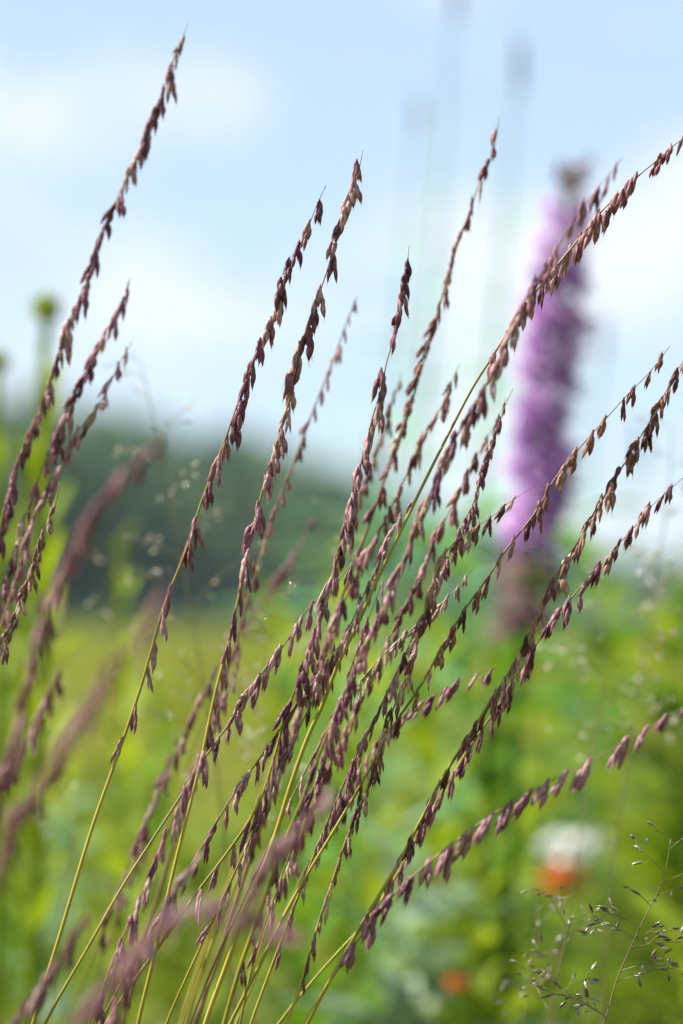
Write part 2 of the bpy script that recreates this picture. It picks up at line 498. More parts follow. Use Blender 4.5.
S('blurred reddish grass stalk with spaced spikes, right of the bare bright green stem',
  [(507, 398), (502, 410), (492, 430), (480, 450), (468, 472), (456, 497), (445, 520), (432, 548), (418, 580), (403, 610), (388, 640), (370, 680), (350, 722), (332, 760), (306, 820), (276, 900), (246, 990), (236, 1024)],
  1.055, 1.05, 890, 22, 28, 'red', 'fff', awn=24, lowslim=False, both=0.1)
S('small sharp grass stalk with tight narrow spikes, left against the lilac flower',
  [(513, 389), (509, 397), (503, 411), (496, 435), (487, 456), (481, 483), (470, 510), (460, 531), (449, 556), (438, 585), (421, 620), (405, 655), (385, 697), (363, 742), (341, 790), (316, 850), (291, 915), (263, 990), (251, 1024)],
  1.01, 1.005, 950, 17, 26, 'purple', 'ffs', awn=14, both=0.15)
S('brown grass stalk with the small spikelets starting halfway up the bare green stem',
  [(416, 497), (411, 506), (399, 520), (389, 538), (379, 562), (366, 590), (349, 628), (327, 672), (303, 720), (280, 770), (254, 830), (222, 900), (183, 985), (168, 1020)],
  1.0, 1.01, 950, 18, 26, 'purple', 'ffs', awn=5, both=0.3)
S('short tan grass stalk lying flattest before the base of the lilac flower',
  [(532, 488), (511, 501), (491, 517), (470, 531), (451, 546), (438, 567), (429, 597), (419, 637), (405, 680), (392, 712), (383, 740), (372, 775), (360, 806), (345, 843), (332, 883), (320, 918), (301, 983), (287, 1024)],
  0.995, 1.0, 1000, 17, 25, 'tan', 'ffFs', awn=16, both=0.1, side=0.6)
S('sharp grass stalk with well spaced tan spikes, uppermost of three leaning right',
  [(670, 346), (660, 359), (648, 374), (628, 394), (609, 415), (587, 439), (567, 463), (552, 483), (539, 507), (519, 534), (502, 555), (487, 579), (470, 602), (445, 642), (421, 685), (391, 730), (368, 772), (336, 827), (298, 890), (275, 934), (240, 1004), (230, 1024)],
  1.0, 1.0, 790, 25, 28, 'tan', 'fffs', awn=9, both=0.05, side=0.4, down=0.72, lowslim=True, thick=1.1)
S('sharp bristly golden brown grass stalk, middle of three leaning to the right edge',
  [(690, 350), (680, 366), (666, 391), (652, 418), (637, 442), (621, 469), (604, 497), (587, 527), (570, 555), (555, 580), (542, 608), (527, 637), (510, 671), (490, 702), (471, 733), (443, 777), (425, 812), (400, 860), (375, 902), (341, 961), (307, 1024)],
  1.0, 0.995, 960, 19, 30, 'tan', 'fFFfs', awn=8, lowslim=False, both=0.15, side=0.5, thick=1.25)
S('sharp grass stalk with small neat spikes, lowest of the three leaning to the right edge',
  [(690, 472), (676, 484), (661, 497), (646, 512), (632, 530), (616, 546), (601, 565), (586, 581), (573, 596), (560, 611), (546, 629), (536, 645), (522, 672), (506, 695), (487, 722), (467, 752), (441, 794), (416, 840), (395, 878), (369, 918), (331, 960), (277, 1026)],
  1.0, 1.03, 900, 19, 28, 'purple', 'ffs', awn=5, both=0.05, side=0.4, down=0.7)
S('soft mauve grass stalk drooping low to the right edge above the white flower',
  [(695, 700), (680, 709), (660, 722), (638, 733), (610, 750), (582, 766), (546, 783), (511, 803), (481, 822), (455, 842), (428, 863), (400, 888), (373, 920), (346, 957), (318, 1000), (302, 1028)],
  0.94, 0.965, 960, 27, 36, 'backlit_mauve', 'fff', awn=3, both=0.05, side=0.0, down=0.62, lowslim=False)
# --- the tangle in the middle
S('blurred grass stalk far behind the sharp pair, leaning over the dark hill foot',
  [(317, 514), (309, 528), (293, 555), (280, 571), (266, 592), (254, 613), (236, 650), (206, 720), (171, 810), (131, 920), (98, 1024)],
  1.19, 1.2, 690, 16, 20, 'mauve', 'ffs', awn=4, lowslim=False, both=0.15, thick=1.4)
S('grass stalk with yellow stem curving from lower left into the central tangle',
  [(355, 560), (343, 574), (325, 592), (307, 610), (295, 628), (284, 645), (270, 662), (255, 682), (242, 702), (228, 725), (210, 750), (192, 778), (162, 825), (125, 882), (87, 949), (45, 1024)],
  1.005, 1.0, 775, 22, 32, 'purple', 'ffFs', awn=5, both=0.1, thick=1.2)
S('dark grass stalk with blackish slim spikes and a thin brown stem in the central tangle',
  [(368, 595), (350, 628), (334, 652), (317, 677), (302, 697), (285, 722), (262, 755), (229, 802), (200, 850), (167, 905), (141, 950), (106, 1012)],
  1.0, 0.995, 920, 20, 29, 'purple', 'sfs', awn=5, both=0.3, stem='rachis')
S('pale dry grass stalk with whitish spikelets among the purple ones, ending below mid picture',
  [(474, 567), (459, 586), (446, 599), (431, 613), (413, 628), (386, 652), (360, 682), (336, 716), (311, 760), (290, 802), (262, 860), (216, 960), (190, 1024)],
  1.01, 1.0, 800, 17, 24, 'straw', 'ffF', awn=10, both=0.4, stem='rachis')
S('soft purple grass stalk with short blunt spikes, drooping over bright green at centre right',
  [(496, 668), (484, 672), (469, 677), (448, 688), (426, 701), (405, 714), (385, 733), (368, 757), (350, 785), (330, 822), (300, 880), (270, 945), (238, 1020)],
  1.045, 1.03, 880, 18, 27, 'purple', 'ffs', awn=4, both=0.05, lowslim=False)
S('slim grass stalk bearing thin closed spikes, steep and dark in the lower middle',
  [(385, 575), (372, 610), (357, 650), (345, 690), (333, 730), (318, 775), (300, 825), (284, 870), (268, 915), (254, 960), (240, 1024)],
  1.005, 1.01, 970, 24, 31, 'purple', 'sfs', awn=8, both=0.25)
S('blurred slender grass stalk at lower left, spikes in pairs behind two yellow stems',
  [(219, 660), (207, 689), (192, 718), (176, 753), (159, 790), (141, 830), (126, 870), (111, 910), (96, 950), (70, 1015)],
  1.10, 1.12, 940, 19, 24, 'purple', 'sff', awn=6, both=0.3, lowslim=False)
S('short grass stalk with long thin dusky spikes at bottom left between yellow stems',
  [(206, 748), (190, 782), (174, 818), (161, 850), (148, 880), (132, 916), (116, 952), (101, 992), (90, 1024)],
  0.965, 0.97, 1005, 26, 36, 'mauve', 'sfs', awn=5, both=0.15, lowslim=False)
S('blurred dusky grass stalk low at bottom left, its spikes reaching the bottom edge',
  [(203, 850), (188, 872), (166, 900), (146, 935), (128, 975), (108, 1022)],
  0.90, 0.91, 1010, 22, 36, 'backlit_mauve', 'sff', awn=4, both=0.2, lowslim=False)
S('blurred brown grass stalk at the bottom left corner',
  [(90, 908), (72, 938), (54, 966), (34, 995), (8, 1032)],
  0.85, 0.86, 1040, 20, 36, 'purple', 'ffs', awn=4, both=0.2, lowslim=False)
S('very blurred purple grass stalk whose drooping tip smears across the bottom left stems',
  [(308, 938), (282, 922), (255, 910), (229, 902), (205, 900), (184, 906), (160, 922), (130, 952), (92, 1000), (60, 1050)],
  0.70, 0.75, 1010, 14, 36, 'backlit_mauve', 'ffF', awn=2, both=0.3, lowslim=False, thick=1.1)
S('blurred purple grass stalk before the lower middle stems, tip pointing up right',
  [(334, 786), (318, 808), (300, 826), (274, 850), (250, 885), (222, 940), (185, 1010)],
  0.80, 0.82, 880, 20, 38, 'backlit_mauve', 'ffF', awn=2, both=0.2, lowslim=False, thick=1.0)

S('half blurred grass stalk with sparse dusky spikes, left of the central tangle',
  [(243, 648), (227, 688), (209, 730), (191, 775), (172, 822), (150, 876), (127, 932), (98, 1005)],
  1.07, 1.08, 930, 24, 27, 'purple', 'sfs', awn=5, both=0.2, lowslim=False)
S('hazy grass stalk with faint dusky spikes low at left, furthest back of those there',
  [(178, 730), (165, 770), (151, 812), (138, 852), (124, 896), (107, 946), (84, 1018)],
  1.15, 1.16, 960, 22, 24, 'purple', 'sfs', awn=5, both=0.2, lowslim=False)

# tiny orange anther caught on the dark stalk
mb = MB()
mb.lance(Vector((0, 0, 0)), Vector((0.4, 0, -1)), 0.0022, 0.0011, awn=0)
an = link('anther', mb.mesh('anther', MAT['orange']), I_STALK)
an.location = at(243, 592, 0.998) - I_STALK.location


# ------------------------------------------------------------------ airy panicle grasses
def grain_mesh(mat='grain'):
    mb = MB()
    mb.lance(Vector((0, 0, 0)), Vector((0, 0, 1)), 1.0, 0.35, flat=0.8, awn=0.0, rings=6, belly=1.0)
    return mb.mesh('grain', MAT[mat])


GRAINS = [grain_mesh() for _ in range(3)]
GLINT_GRAINS = [grain_mesh('glintgrain') for _ in range(3)]


def panicle(label, pts, d, nbr, blen, ngr, gsize, start=0.0, spread=1.0, seed=1):
    rnd = random.Random(seed)
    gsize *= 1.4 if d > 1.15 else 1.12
    W = [at(x, y, d) for x, y in pts]
    z = W[-1].z
    t = (W[-1] - W[-2]).normalized()
    W.append(Vector((W[-1].x + t.x * 0.3 * z, W[-1].y + 0.01, -0.005)))
    path = spline(W, 0.004)
    base = Vector((path[-1].x, path[-1].y, 0))
    root = thing('panicle_grass', label, 'grass stalk', base, 'airy panicle grasses with tiny grains')
    root['kind'] = 'thing'
    mb = MB()
    mb.tube([p - base for p in path], [0.00018 + min(1, i * 0.004 / 0.3) * 0.0004 for i in range(len(path))], 5)
    link('stem', mb.mesh('stem', MAT['thread']), root)
    span = int(sum(math.hypot(b[0] - a[0], b[1] - a[1]) for a, b in zip(pts, pts[1:])) * d / FPX / 0.004 * (1 - start))
    for b in range(nbr):
        i = int(span * (b + rnd.uniform(0.0, 0.9)) / nbr)
        p = path[min(i, len(path) - 2)]
        up = (path[max(0, i - 2)] - path[i + 2]).normalized()
        az = rnd.uniform(0, 6.28) if b % 3 else (0 if b % 2 else math.pi)
        side = Vector((math.cos(az), math.sin(az) * 0.7, 0))
        f = 0.35 + 0.65 * min(1, i / max(1, span * 0.5))
        ln = blen * f * rnd.uniform(0.6, 1.15)
        d1 = (side * spread + up * rnd.uniform(0.3, 0.9)).normalized()
        q = [p, p + d1 * ln * 0.5, p + d1 * ln + Vector((0, 0, -0.12 * ln))]
        cur = spline(q, ln / 10)
        bm = MB()
        bm.tube([c - p for c in cur], [0.00013] * len(cur), 4)
        br = bpy.data.objects.new('branch', None)
        grs = []
        for g in range(max(2, int(ngr * f))):
            c = cur[rnd.randint(2, len(cur) - 1)]
            dv = (d1 + Vector((rnd.uniform(-1, 1), rnd.uniform(-1, 1), rnd.uniform(-1, 0.8)))).normalized()
            e = c + dv * rnd.uniform(0.0015, 0.006)
            bm.tube([c - p, e - p], [0.00009, 0.00008], 3)
            grs.append((e, dv))
        me = bm.mesh('branch', MAT['thread'])
        br = link('branch', me, root, p - base)
        for e, dv in grs:
            o = bpy.data.objects.new('grain', rnd.choice(GLINT_GRAINS if d > 1.15 else GRAINS))
            col.objects.link(o)
            o.parent = br
            o.location = e - p
            o.rotation_mode = 'QUATERNION'
            o.rotation_quaternion = Vector((0, 0, 1)).rotation_difference((dv + Vector((0, 0, -0.3))).normalized())
            s = gsize * rnd.uniform(0.75, 1.2)
            o.scale = (s, s, s)


panicle('sharpest airy panicle grass with dark glossy grains at the bottom right corner',
        [(671, 838), (666, 868), (658, 892), (645, 917), (630, 949), (617, 979), (607, 1014), (598, 1040)], 1.0, 15, 0.021, 7, 0.0030, seed=3)
panicle('small panicle grass with a kinked top twig, left of the sharpest panicle grass',
        [(546, 893), (556, 908), (566, 930), (560, 965), (552, 1000), (545, 1030)], 1.045, 9, 0.019, 6, 0.0030, seed=5)
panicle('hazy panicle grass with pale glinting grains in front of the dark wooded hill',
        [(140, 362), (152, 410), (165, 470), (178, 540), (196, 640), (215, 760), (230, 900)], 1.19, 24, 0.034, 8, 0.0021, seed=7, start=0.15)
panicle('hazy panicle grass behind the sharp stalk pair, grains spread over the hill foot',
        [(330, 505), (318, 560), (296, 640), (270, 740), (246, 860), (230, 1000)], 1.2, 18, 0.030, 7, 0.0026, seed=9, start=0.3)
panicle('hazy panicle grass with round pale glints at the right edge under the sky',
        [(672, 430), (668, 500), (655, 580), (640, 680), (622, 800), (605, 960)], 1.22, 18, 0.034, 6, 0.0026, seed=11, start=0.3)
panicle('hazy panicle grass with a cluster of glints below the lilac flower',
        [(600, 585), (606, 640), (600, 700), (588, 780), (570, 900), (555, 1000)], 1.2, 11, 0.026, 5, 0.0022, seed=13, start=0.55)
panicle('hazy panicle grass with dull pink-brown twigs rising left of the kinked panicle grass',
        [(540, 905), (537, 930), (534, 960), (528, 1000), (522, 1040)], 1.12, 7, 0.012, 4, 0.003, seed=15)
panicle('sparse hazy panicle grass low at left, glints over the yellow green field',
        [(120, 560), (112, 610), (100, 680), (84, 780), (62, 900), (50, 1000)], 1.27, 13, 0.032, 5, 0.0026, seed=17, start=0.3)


# ------------------------------------------------------------------ lilac blazing flower
def blazing_star():
    D = 1.70
    cl = [(574, 164), (571, 190), (566, 230), (559, 300), (550, 370), (543, 440), (537, 510), (530, 560), (522, 620), (514, 760), (508, 1024)]
    W = [at(x, y, D) for x, y in cl]
    W.append(Vector((W[-1].x - 0.01, W[-1].y, -0.005)))
    path = spline(W, 0.003)
    base = Vector((path[-1].x, path[-1].y, 0))
    root = thing('blazing_star', 'tall lilac flower spike with a brown budded top, behind the right stalks', 'flower', base)
    mb = MB()
    mb.tube([p - base for p in path], [0.0016 + 0.0016 * min(1, i / 100) for i in range(len(path))], 8)
    link('stem', mb.mesh('stem', MAT['green_leaf']), root)

    def floret_mesh(mat, n, ln, cone):
        b = MB()
        b.lance(Vector((0, 0, -0.002)), Vector((0, 0, 1)), 0.008, 0.006, awn=0, rings=5)
        for i in range(n):
            a = random.uniform(0, 6.28)
            th = random.uniform(0.05, cone)
            d = Vector((math.cos(a) * math.sin(th), math.sin(a) * math.sin(th), math.cos(th)))
            c = Vector((0, 0, 0.004))
            m = c + d * ln * 0.55
            e = c + d * ln * random.uniform(0.85, 1.2) + Vector((random.uniform(-1, 1), random.uniform(-1, 1), random.uniform(-1, 1))) * 0.002
            b.tube([c, m, e], [0.0006, 0.0008, 0.0004], 4)
            if i % 2 == 0:
                b.leaf(m, d, Vector((random.uniform(-1, 1), random.uniform(-1, 1), 0.3)), ln * 0.5, 0.0022, bend=0.8, nu=3)
        return b.mesh('floret', mat)
    fm = [floret_mesh(MAT['floret'], 28, 0.0094, 1.4) for _ in range(5)]
    bm = [floret_mesh(MAT['bud'], 9, 0.0075, 1.0) for _ in range(2)]
    wm = [floret_mesh(MAT['withered'], 9, 0.009, 1.1) for _ in range(3)]
    length = 0.265
    n = 99
    for k in range(n):
        s = 0.004 + length * (k / (n - 1))
        i = min(len(path) - 2, int(s / 0.003))
        p = path[i]
        t = (path[max(0, i - 1)] - path[i + 1]).normalized()
        az = k * 2.39996 + random.uniform(-0.2, 0.2)
        u = k / n
        if u < 0.075:
            name, me, sc, tilt = 'bud', random.choice(bm), 0.92, 0.8
        elif u > 0.82:
            name, me, sc, tilt = 'withered_floret', random.choice(wm), random.uniform(1.0, 1.5), -0.1
        else:
            name, me, sc, tilt = 'floret', random.choice(fm), (0.78 + 0.34 * min(1, (u - 0.05) / 0.3)) * random.uniform(0.78, 1.26), 0.25
        d = Vector((math.cos(az), math.sin(az), tilt)).normalized()
        o = bpy.data.objects.new(name, me)
        col.objects.link(o)
        o.parent = root
        o.location = p - base + Vector((d.x, d.y, 0)) * 0.003
        o.rotation_mode = 'QUATERNION'
        o.rotation_quaternion = Vector((0, 0, 1)).rotation_difference(d)
        o.scale = (sc, sc, sc)
    for k in range(26):
        i = int((0.285 + 0.022 * k) / 0.003)
        if i >= len(path) - 3:
            break
        p = path[i]
        az = k * 2.4
        b = MB()
        b.leaf(Vector((0, 0, 0)), Vector((math.cos(az), math.sin(az), 0.7)), Vector((0, 0, 1)), 0.06 + 0.003 * k, 0.005, bend=0.7)
        link('leaf', b.mesh('leaf', MAT['green_leaf']), root, p - base)


blazing_star()


# ------------------------------------------------------------------ broad-leaved plants beyond
def leafy(label, top, d, mat, n=14, ll=0.09, lw=0.026, gap=0.022, bend=0.8, rise=0.6, head=None, seed=0, name='leafy_plant', lean=0.02,
          group='leafy meadow plants behind the grass', whorl=1, stemr=0.0018, topgrow=0.35):
    rnd = random.Random(seed)
    p = at(*top, d)
    base = Vector((p.x - lean, p.y + rnd.uniform(-0.02, 0.02), 0))
    if p.z < 0.08:
        p.z = 0.08
    path = spline([p, p.lerp(base, 0.4) + Vector((0.008, 0, 0)), base - Vector((0, 0, 0.005))], 0.006)
    root = thing(name, label, 'plant' if name == 'leafy_plant' else 'flower', base, group)
    b = MB()
    b.tube([q - base for q in path], [stemr * (0.5 + 0.5 * min(1, i / 60)) for i in range(len(path))], 6)
    link('stem', b.mesh('stem', MAT[mat]), root)
    vs = []
    for _ in range(3):
        b = MB()
        b.leaf(Vector((0, 0, 0)), Vector((1, 0, 0)), Vector((0, 0, 1)), 1.0, lw / ll, bend=bend * rnd.uniform(0.7, 1.3), fold=0.14, nu=8, wave=0.03)
        vs.append(b.mesh('leaf', MAT[mat]))
    k = 0
    s = 0.004 if not head else (0.11 if whorl > 1 else 0.03)
    while k < n:
        i = int(s / 0.006)
        if i >= len(path) - 2:
            break
        for w in range(whorl):
            az = k * 2.39996 + rnd.uniform(-0.3, 0.3) + w * 6.283 / whorl
            o = bpy.data.objects.new('leaf', rnd.choice(vs))
            col.objects.link(o)
            o.parent = root
            o.location = path[i] - base
            g = topgrow + (1 - topgrow) * min(1, s / 0.12) if whorl == 1 else 0.25 + 1.3 * min(1, max(0, s - 0.08) / 0.45) * rnd.uniform(0.2, 1.3)
            sc = ll * g * rnd.uniform(0.8, 1.15)
            el = rise * (1.35 - 0.5 * min(1, s / 0.25)) + rnd.uniform(-0.15, 0.15)
            o.rotation_euler = (rnd.uniform(-0.3, 0.3), -el, az)
            o.scale = (sc, sc, sc)
        k += 1
        s += gap * rnd.uniform(0.8, 1.2)
    return root, path[0] - base, path


def head_ball(root, loc, r, mat, name='bud', n=40):
    b = MB()
    for i in range(n):
        a, h = i * 2.39996, 1 - 2 * (i + 0.5) / n
        q = math.sqrt(1 - h * h)
        d = Vector((math.cos(a) * q, math.sin(a) * q, h))
        b.lance(d * r * 0.25, d, r * 0.85, r * 0.42, awn=0, rings=5)
    link(name, b.mesh(name, MAT[mat]), root, loc)


# tall bud-topped stems at left
r_, tp, _ = leafy('tall blurred green stem topped by a round bud, behind the tallest stalk', (46, 308), 1.62, 'lime_leaf', n=24, ll=0.05, lw=0.012, gap=0.014,
                  rise=1.15, bend=0.3, head=True, seed=1, stemr=0.0048, lean=0.03)
head_ball(r_, tp, 0.0088, 'lime_bud')
r_, tp, _ = leafy('blurred green stem with a bud cut by the left edge, above the hill line', (-4, 362), 1.66, 'lime_leaf', n=9, ll=0.045, lw=0.010, gap=0.02,
                  rise=1.1, bend=0.3, head=True, seed=2, stemr=0.0042)
head_ball(r_, tp, 0.008, 'lime_bud')
leafy('upright lime green plant with small leaves before the dark hill', (122, 545), 1.75, 'lime_leaf', n=24, ll=0.05, lw=0.018, gap=0.013, rise=0.9, seed=3)
leafy('lime green leafy stem at the left edge under the bud-topped stems', (22, 500), 1.85, 'lime_leaf', n=20, ll=0.045, lw=0.011, gap=0.015, rise=1.2, seed=4)

BR = [
    # label, top pixel, distance, material, leaf length, leaf width, rise
    ('broad bright green plant at the left foot of the lilac flower', (462, 520), 1.95, 'green_leaf', 0.10, 0.042, 0.4),
    ('broad bright green plant at the right foot of the lilac flower', (578, 522), 2.05, 'green_leaf', 0.095, 0.040, 0.4),
    ('green leafy plant directly behind the lilac flower stem', (515, 540), 2.3, 'green_leaf', 0.11, 0.042, 0.4),
    ('lime green plant catching sun at the right edge below the sky', (662, 598), 2.0, 'lime_leaf', 0.085, 0.028, 0.6),
    ('yellow green plant low at right, beneath the drooping mauve stalk', (655, 700), 2.5, 'lime_leaf', 0.085, 0.03, 0.6),
    ('lime green plant behind the sharp lower corner panicle grass', (648, 815), 2.7, 'lime_leaf', 0.09, 0.03, 0.7),
    ('broad green plant low below the lilac flower', (548, 662), 2.9, 'green_leaf', 0.11, 0.045, 0.5),
    ('pale broad-leaved plant low in the middle, upper of two', (392, 838), 1.75, 'pale_leaf', 0.10, 0.038, 0.55),
    ('pale broad-leaved plant at the bottom, lower of two in the middle', (420, 930), 1.7, 'pale_leaf', 0.11, 0.038, 0.5),
    ('bright green plant behind the central tangle of stalks', (330, 560), 2.15, 'lime_leaf', 0.09, 0.028, 0.7),
    ('green plant below the central tangle', (300, 690), 2.0, 'green_leaf', 0.10, 0.03, 0.7),
    ('lime green plant between the pale plants and the white flower', (462, 830), 2.1, 'lime_leaf', 0.10, 0.024, 0.8),
    ('green plant behind the white flower', (600, 740), 2.9, 'green_leaf', 0.10, 0.032, 0.6),
    ('lime green plant left of the white flower', (515, 790), 2.7, 'lime_leaf', 0.10, 0.036, 0.6),
    ('blue green plant at lower left behind the yellow stems', (62, 810), 2.3, 'blue_leaf', 0.09, 0.036, 0.5),
    ('green plant at lower left, right of the blue green plant', (120, 770), 2.5, 'green_leaf', 0.09, 0.03, 0.6),
    ('pale plant in the bottom left corner behind brown spikes', (38, 940), 1.8, 'pale_leaf', 0.07, 0.034, 0.4),
    ('green plant at the left edge beside the short mauve stalk', (4, 640), 2.1, 'green_leaf', 0.10, 0.034, 0.6),
    ('lime green plant low between the yellow stems and the tangle', (190, 840), 2.1, 'lime_leaf', 0.10, 0.022, 0.8),
    ('lime green plant at the right edge behind the corner panicle', (680, 770), 2.5, 'lime_leaf', 0.11, 0.04, 0.5),
    ('green plant at the bottom behind the kinked panicle grass', (548, 940), 1.9, 'lime_leaf', 0.10, 0.026, 0.7),
    ('bright green plant at bottom middle under slim dark spikes', (300, 880), 1.8, 'green_leaf', 0.11, 0.026, 0.8),
    ('green plant at right between lime plants', (615, 640), 3.0, 'green_leaf', 0.10, 0.03, 0.6),
    ('green plant at the bottom right corner', (690, 930), 1.75, 'lime_leaf', 0.10, 0.036, 0.6),
    ('slim upright lime plant left of the lilac flower foot', (432, 590), 1.9, 'lime_leaf', 0.06, 0.02, 0.9),
    ('slim upright green plant under the lilac flower, just left of its stem', (492, 640), 1.85, 'green_leaf', 0.07, 0.02, 0.9),
    ('tall slim lime plant right of the lilac flower foot', (603, 575), 2.5, 'lime_leaf', 0.06, 0.02, 0.9),
    ('slim lime plant in the gap between the sharp stalks and the right edge', (545, 700), 2.6, 'lime_leaf', 0.075, 0.022, 0.9),
    ('slim green plant reaching the pale sky at the right edge', (680, 560), 1.95, 'green_leaf', 0.07, 0.024, 0.8),
    ('slim lime plant behind the middle of the tangle', (368, 640), 1.85, 'lime_leaf', 0.07, 0.02, 0.9),
    ('slim bright green plant before the hill, right of the sharp steep pair', (272, 600), 2.2, 'lime_leaf', 0.06, 0.022, 0.9),
    ('slim green plant over the yellow field, right of the bare yellow stem', (160, 700), 2.3, 'green_leaf', 0.06, 0.02, 0.9),
    ('slim lime plant below the drooping mauve stalk', (492, 860), 1.75, 'lime_leaf', 0.07, 0.022, 0.9),
    ('broad lime plant at the bottom between pale plant and kinked panicle grass', (480, 900), 1.7, 'lime_leaf', 0.10, 0.03, 0.7),
    ('small lime plant between the drooping mauve stalk and the lilac flower stem', (503, 715), 2.0, 'lime_leaf', 0.06, 0.022, 0.8),
    ('slim green plant left of the pale plants under slim dark spikes', (345, 800), 1.9, 'green_leaf', 0.08, 0.022, 0.9),
]
for i, (lb, tp, d, m, ll, lw, ri) in enumerate(BR):
    leafy(lb, tp, d, m, n=9 if tp[1] < 545 and tp[0] > 400 else 18, ll=ll, lw=lw, gap=0.016, rise=ri, seed=20 + i, lean=random.uniform(-0.03, 0.03), topgrow=0.5)


# very tall faint plants with grey blue flower spikes and whorled leaves
def whorled(label, top, d, seed, nl=10):
    d *= 0.84
    root, tp, path = leafy(label, top, d, 'wisp_leaf', n=nl * 2, ll=0.085, lw=0.013, gap=0.026, rise=0.5, bend=0.6, head=True, seed=seed,
                           name='whorled_flower', whorl=2, group='tall faint plants with grey blue flower spikes', stemr=0.0022, lean=0.12, topgrow=0.25)
    b = MB()
    rnd = random.Random(seed)
    for i in range(60):
        h = 0.045 * i / 60
        a = i * 2.4
        rr = 0.0042 * math.sin(math.pi * (0.12 + 0.8 * i / 60))
        b.lance(Vector((0, 0, h - 0.025)), Vector((math.cos(a), math.sin(a), 0.5)), rr + 0.002, 0.004, awn=0, rings=5, sides=5)
    link('flower_spike', b.mesh('flower_spike', MAT['spikeblue']), root, tp)


whorled('faintest tall plant with a grey blue tip touching the top edge of the sky', (456, -10), 3.1, 1, 16)
whorled('faint tall plant with a grey blue tip in the sky left of the lilac flower', (519, 62), 2.8, 2, 16)
whorled('faint plant with a greyish tip just above the hill line at picture centre', (374, 462), 2.7, 3, 8)
whorled('faint plant with a greyish tip in pale sky left of the forked stalk', (418, 112), 3.5, 4, 14)
whorled('faint plant rising in the white sky right of the lilac flower', (602, 335), 3.2, 5, 14)
whorled('faint plant at far right above the lime plants', (640, 440), 3.3, 6, 10)


# ------------------------------------------------------------------ white and orange flowers low at right
def white_flower():
    D = 2.1
    p = at(574, 842, D)
    base = Vector((p.x - 0.02, p.y, 0))
    root = thing('white_flower', 'blurred white flower with drooping petals low at right, above an orange one', 'flower', base)
    b = MB()
    b.tube(spline([p - base, (p - base) * 0.5 + Vector((0.006, 0, 0)), Vector((0, 0, -0.005))], 0.01), [0.0016] * 200, 6) if False else None
    pth = spline([p - base, (p - base) * 0.5 + Vector((0.006, 0, 0)), Vector((0, 0, -0.005))], 0.01)
    b.tube(pth, [0.0016] * len(pth), 6)
    link('stem', b.mesh('stem', MAT['green_leaf']), root)
    c = MB()
    for i in range(60):
        h = 1 - (i + 0.5) / 60
        a = i * 2.4
        q = math.sqrt(1 - h * h)
        dv = Vector((math.cos(a) * q, math.sin(a) * q, h))
        c.lance(dv * 0.003, dv, 0.006, 0.0028, awn=0, rings=5, sides=5)
    link('flower_centre', c.mesh('flower_centre', MAT['white']), root, p - base)
    pm = []
    for k in range(3):
        m = MB()
        m.leaf(Vector((0, 0, 0)), Vector((1, 0, 0)), Vector((0, 0, 1)), 0.029, 0.016, bend=random.uniform(0.9, 1.3), fold=0.08, peak=0.6)
        pm.append(m.mesh('petal', MAT['white']))
    for ring in range(2):
        for k in range(12):
            o = bpy.data.objects.new('petal', random.choice(pm))
            col.objects.link(o)
            o.parent = root
            o.location = p - base + Vector((0, 0, 0.003 * ring))
            o.rotation_euler = (random.uniform(-0.1, 0.1), random.uniform(-0.2, 0.1) - 0.25 * ring, (k + 0.5 * ring) * 6.283 / 12)
    for k in range(7):
        m = MB()
        m.leaf(Vector((0, 0, 0)), Vector((math.cos(k * 2.4), math.sin(k * 2.4), 0.6)), Vector((0, 0, 1)), 0.08, 0.02, bend=0.7)
        link('leaf', m.mesh('leaf', MAT['green_leaf']), root, (p - base) * (0.75 - 0.1 * k))


white_flower()


def orange_flower(label, px, py, d, r, seed):
    rnd = random.Random(seed)
    p = at(px, py, d)
    base = Vector((p.x + 0.01, p.y, 0))
    root = thing('orange_flower', label, 'flower', base, 'blurred orange flower clusters')
    b = MB()
    pth = spline([p - base, (p - base) * 0.5, Vector((0, 0, -0.005))], 0.01)
    b.tube(pth, [0.0015] * len(pth), 6)
    link('stem', b.mesh('stem', MAT['green_leaf']), root)
    fm = MB()
    for k in range(5):
        a = k * 6.283 / 5
        fm.leaf(Vector((0, 0, 0.002)), Vector((math.cos(a), math.sin(a), 0.1)), Vector((0, 0, 1)), 0.0065, 0.0035, bend=1.2, nu=4)
        fm.lance(Vector((math.cos(a) * 0.001, math.sin(a) * 0.001, 0.002)), Vector((math.cos(a) * 0.3, math.sin(a) * 0.3, 1)), 0.004, 0.002, awn=0, rings=5)
    me = fm.mesh('blossom', MAT['orange'])
    for k in range(16):
        h = 1 - 1.1 * (k + 0.5) / 16
        a = k * 2.4
        q = math.sqrt(max(0, 1 - h * h))
        dv = Vector((math.cos(a) * q, math.sin(a) * q, h))
        o = bpy.data.objects.new('blossom', me)
        col.objects.link(o)
        o.parent = root
        o.location = p - base + dv * r
        o.rotation_mode = 'QUATERNION'
        o.rotation_quaternion = Vector((0, 0, 1)).rotation_difference(dv)
        bs = r / 0.012
        o.scale = (bs, bs, bs)
    for k in range(8):
        m = MB()
        a = k * 2.4 + seed
        m.leaf(Vector((0, 0, 0)), Vector((math.cos(a), math.sin(a), 0.5)), Vector((0, 0, 1)), 0.055, 0.012, bend=0.6)
        link('leaf', m.mesh('leaf', MAT['green_leaf']), root, (p - base) * (0.85 - 0.09 * k))


orange_flower('orange flower cluster directly below the white flower', 564, 886, 2.22, 0.014, 1)
orange_flower('orange flower cluster cut low at the bottom, left of the white flower', 458, 986, 1.67, 0.0052, 2)
orange_flower('faint small orange flower cluster between the mauve drooping stalk and the pale plants', 482, 880, 2.6, 0.009, 3)


